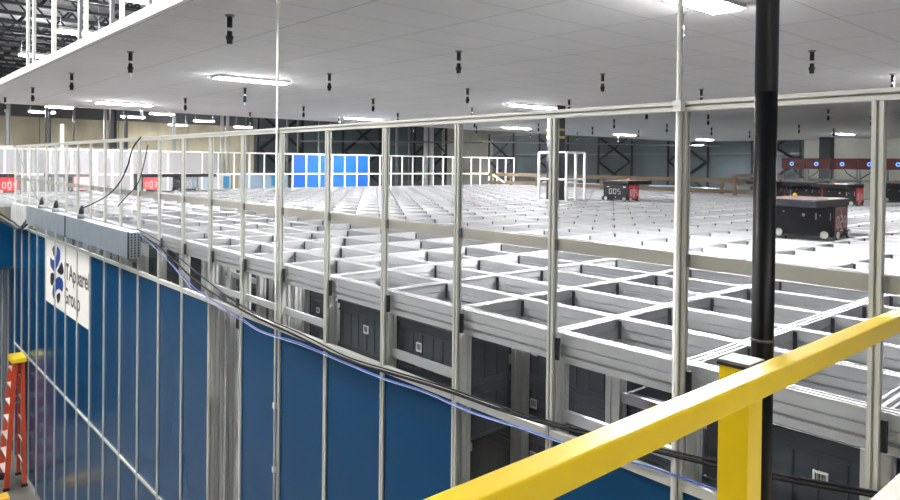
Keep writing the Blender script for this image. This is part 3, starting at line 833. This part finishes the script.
# ------------------------------------------------------------------ racks far behind
def rack(name, origin, along, n, bay, h, label, back=True):
    o = thing(name, label, 'rack', origin, math.atan2(along[1], along[0]))
    for k in range(n + 1):
        MB().box(k * bay - .05, k * bay + .05, -.05, .05, 0, h).build('upright', STEELD, o)
    for k in range(n):
        for q in range(2):
            z = h * (.55 + .2 * q); 
            if k % 2 == 0:
                MB().bar((k * bay + .06, -.06 - .03 * q, z), (k * bay + bay - .06, -.06 - .03 * q, z + h * .2), .13, .06).build('brace', STEELD, o)
                MB().bar((k * bay + .06, -.12 - .03 * q, z + h * .2), (k * bay + bay - .06, -.12 - .03 * q, z), .13, .06).build('brace', STEELD, o)
    for z in (.35, .62, .8):
        MB().box(-.05, n * bay + .05, .051, .12, z * h, z * h + .09).build('beam', STEELG, o)
    if back: MB().box(0, n * bay, .4, .44, 0, h * .98).build('back_sheet', DARKNET, o)
    return o
rack('storage_rack', (-31, 15.0, FZ), (0, 1), 5, 2.4, 8.6, 'dark storage rack behind the six blue far panels')
rack('storage_rack', (-38.5, 38, FZ), (1, 0), 9, 2.6, 8.2, 'long dark cross braced storage rack behind the wooden barrier')
# pipes hanging in front of the racks
for n, (px, w, X) in enumerate(((287.5,.05,-27),(298,.05,-27),(319,.05,-27),(331,.05,-27),(383.5,.05,-27),(397,.08,-27),(409,.04,-27),(426,.13,-29),(431.5,.13,-29),(222,.10,-40),(227.5,.10,-40),(246,.06,-40),(264,.06,-40),(105,.08,-44),(74,.06,-44),(47,.05,-44))):
    p = on(px, 140, 0, X)
    o = MB().tube([(p.x, p.y, FZ), (p.x, p.y, 4.7)], w, 8).build('vertical_conduit', STEELG if w < .1 else ALU)
    tag(o, 'pale vertical conduit rising behind the grid, %s from the right in its row' % ORD[n], 'pipe', 'vertical conduits behind the grid')
p, q = on(300, 141, 0, -26.92), on(482, 142.5, 0, -26.92)
tag(MB().tube([p, q], .035, 8).build('horizontal_pipe', STEELG), 'thin level pipe above the far blue panels', 'pipe')
p, q = on(482, 142, 1, 33), on(720, 146, 1, 33)
tag(MB().tube([p, q], .035, 8).build('horizontal_pipe', STEELG), 'thin level pipe in front of the cross braced rack', 'pipe')
# bright wrapped loads seen through the far fence
for n, (a, b, X, h, lab) in enumerate(((195, 213, -24, .30, 'tall white wrapped load behind the far fence, left one'), (214, 231, -24, .30, 'tall white wrapped load behind the far fence, middle one'), (250, 288, -25, .32, 'wide pale blue wrapped load behind the far fence'))):
    pa, pb = on(a, 180, 0, X), on(b, 180, 0, X)
    t = thing('wrapped_load', lab, 'goods', (X, pa.y, FZ))
    H = -.46 - FZ
    MB().box(-1.0, 0, 0, pb.y - pa.y, .13, H).build('wrapped_block', WHITE if n < 2 else PALEB, t, .03)
    MB().box(-1.0, 0, 0, pb.y - pa.y, 0, .125).build('pallet', WOOD, t)
    MB().box(.0005, .012, (pb.y - pa.y) * .55, (pb.y - pa.y) * .9, H - .5, H - .08).build('blue_label', mat('cyan label', srgb(70, 170, 225), .4), t)

# ------------------------------------------------------------------ near: platform, guard rail, black pole, white box
struct(MB().box(-.80, 5, -4, 2.50, -1.72, -1.60).build('floor_platform', mat('steel deck plate', srgb(120, 120, 118), .5, .3)))
pl = MB()
for x, y in ((-.7, 2.3), (4.8, 2.3), (-.7, -3.8), (4.8, -3.8)):
    pl.box(x - .08, x + .08, y - .08, y + .08, FZ, -1.721)
struct(pl.build('trim_90', STEELD))
gr = thing('guard_rail', 'bright yellow square tube guard rail in the foreground', 'railing', (-.75, 1.57, -1.6))
zr = -.45 + 1.6
MB().box(.037, .088, -2.4, .955, zr - .0505, zr).build('top_rail', YEL, gr, .004)
MB().box(.037, .088, -2.4, .955, zr - .70, zr - .65).build('mid_rail', YEL, gr, .004)
for y in (0, -1.6):
    p_ = MB().box(-.036, .036, y - .036, y + .036, .012, zr - .004).build('post', YEL, gr, .003)
    MB().box(-.039, .039, y - .039, y + .039, zr - .0035, zr + .004).build('post_cap', CAPM, p_, .002)
    MB().box(-.039, .039, y - .039, y + .039, zr - .010, zr - .0036).build('cap_gasket', RUBBER, p_)
    MB().box(-.07, .07, y - .07, y + .07, .001, .0115).build('base_plate', YEL, gr)
pp = on(762.4, 340, 1, 1.9)
po = thing('black_pole', 'tall glossy black pole rising behind the yellow rail', 'pole', (pp.x, 1.9, -1.6))
MB().tube([(0, 0, 0), (0, 0, 1.6 + .205)], .0292, 24).build('lower_tube', BLACK, po)
MB().tube([(0, 0, 1.6 + .2055), (0, 0, 6.3)], .0300, 24).build('upper_tube', mat('dark slate pole paint', srgb(24, 30, 38), .3, 0, .5), po)
MB().tube([(0, 0, 1.6 - .478), (0, 0, 1.6 - .470)], .0306, 24).build('steel_band', mat('dark band', srgb(80, 80, 78), .4, .4), po)
MB().tube([(0, 0, 0.001), (0, 0, .012)], .07, 24).build('base_flange', BLACK, po)
pe = on(872, 500, 2, -.9)
wbx = thing('white_cabinet', 'white flat topped cabinet at the bottom right corner', 'cabinet', (-.628, 1.0, -1.6))
MB().box(0, .5, 0, 1.42, .02, .665).build('body', mat('cream cabinet paint', srgb(188, 184, 176), .6), wbx, .004)
MB().box(-.012, .512, -.012, 1.43, .6655, .70).build('top', mat('cream cabinet paint', srgb(188, 184, 176), .6), wbx, .004)

# ------------------------------------------------------------------ ladder and truck on the floor
ld = thing('step_ladder', 'orange fibreglass step ladder with a yellow top beside the blue fence', 'ladder', (-14.55, 2.40, FZ))
T = 2.27; xb, xt = .30, .17; yf, yr = -.21, .07; yt = .0
def railpt(s, front, z):
    k = z / T
    return Vector((s * (xb + (xt - xb) * k), (yf if front else yr) + (((yt - .06) if front else (yt + .06)) - (yf if front else yr)) * k, z))
for s in (-1, 1):
    for front in (True, False):
        w = .075 if front else .055
        MB().bar(railpt(s, front, .05), railpt(s, front, T - .06), .028, w, (1, 0, 0)).build('front_rail' if front else 'rear_rail', FGLASS, ld)
        p = railpt(s, front, 0)
        MB().box(p.x - .03, p.x + .03, p.y - .045, p.y + .045, 0, .049).build('foot', RUBBER, ld)
for q in range(1, 8):
    z = .30 * q
    a, b = railpt(-1, True, z), railpt(1, True, z)
    MB().box(a.x + .015, b.x - .015, a.y - .045, a.y + .045, z - .02, z).build('step', ALU, ld)
    for s, p in ((-1, a), (1, b)):
        MB().prism([(-.05, 0), (.05, 0), (.0, -.09)], lambda u, v, w, p=p, z=z: (p.x + w, p.y + u, z - .021 + v), -.02 if s > 0 else .0155, -.0155 if s > 0 else .02).build('step_bracket', ALU, ld)
for q in range(1, 6):
    z = .38 * q
    MB().bar(railpt(-1, False, z), railpt(1, False, z), .02, .03, (0, 1, 0)).build('rear_rung', ALU, ld)
MB().box(-.23, .23, yt - .12, yt + .11, T - .055, T + .03).build('top_cap', mat('yellow ladder plastic', srgb(240, 205, 40), .45), ld, .01)
for s in (-1, 1):
    a = railpt(s, True, 1.5); b = railpt(s, False, 1.5)
    MB().bar(a + Vector((-s * .02, .04, 0)), b + Vector((-s * .02, -.03, 0)), .006, .025, (1, 0, 0)).build('spreader', STEELG, ld)
tk = thing('pallet_truck', 'small yellow truck with a black handle at the bottom left corner', 'truck', (-13.70, 2.02, FZ))
MB().box(-.12, .12, -.45, .12, .03, .16).build('chassis', mat('orange yellow paint', srgb(240, 190, 70), .4), tk, .01)
MB().tube([(-.15, -.05, .08), (-.42, -.02, .30)], .03, 10).build('mast', STEELD, tk)
MB().tube([(-.52, -.16, .33), (-.46, -.04, .36), (-.38, .10, .34)], [.05, .075, .06], 12).build('handle', BLACKM, tk)
for y in (-.4, .05):
    MB().tube([(-.05, y - .03, .0401), (-.05, y + .03, .0401)], .04, 12).build('wheel', RUBBER, tk)

# ------------------------------------------------------------------ world (faint, the building is closed)
w = bpy.data.worlds.new('world'); scene.world = w; w.use_nodes = True
w.node_tree.nodes['Background'].inputs['Color'].default_value = (0.8, 0.85, 0.9, 1)
w.node_tree.nodes['Background'].inputs['Strength'].default_value = 0.05
scene.cycles.max_bounces = 10
scene.cycles.diffuse_bounces = 3
scene.cycles.transparent_max_bounces = 24
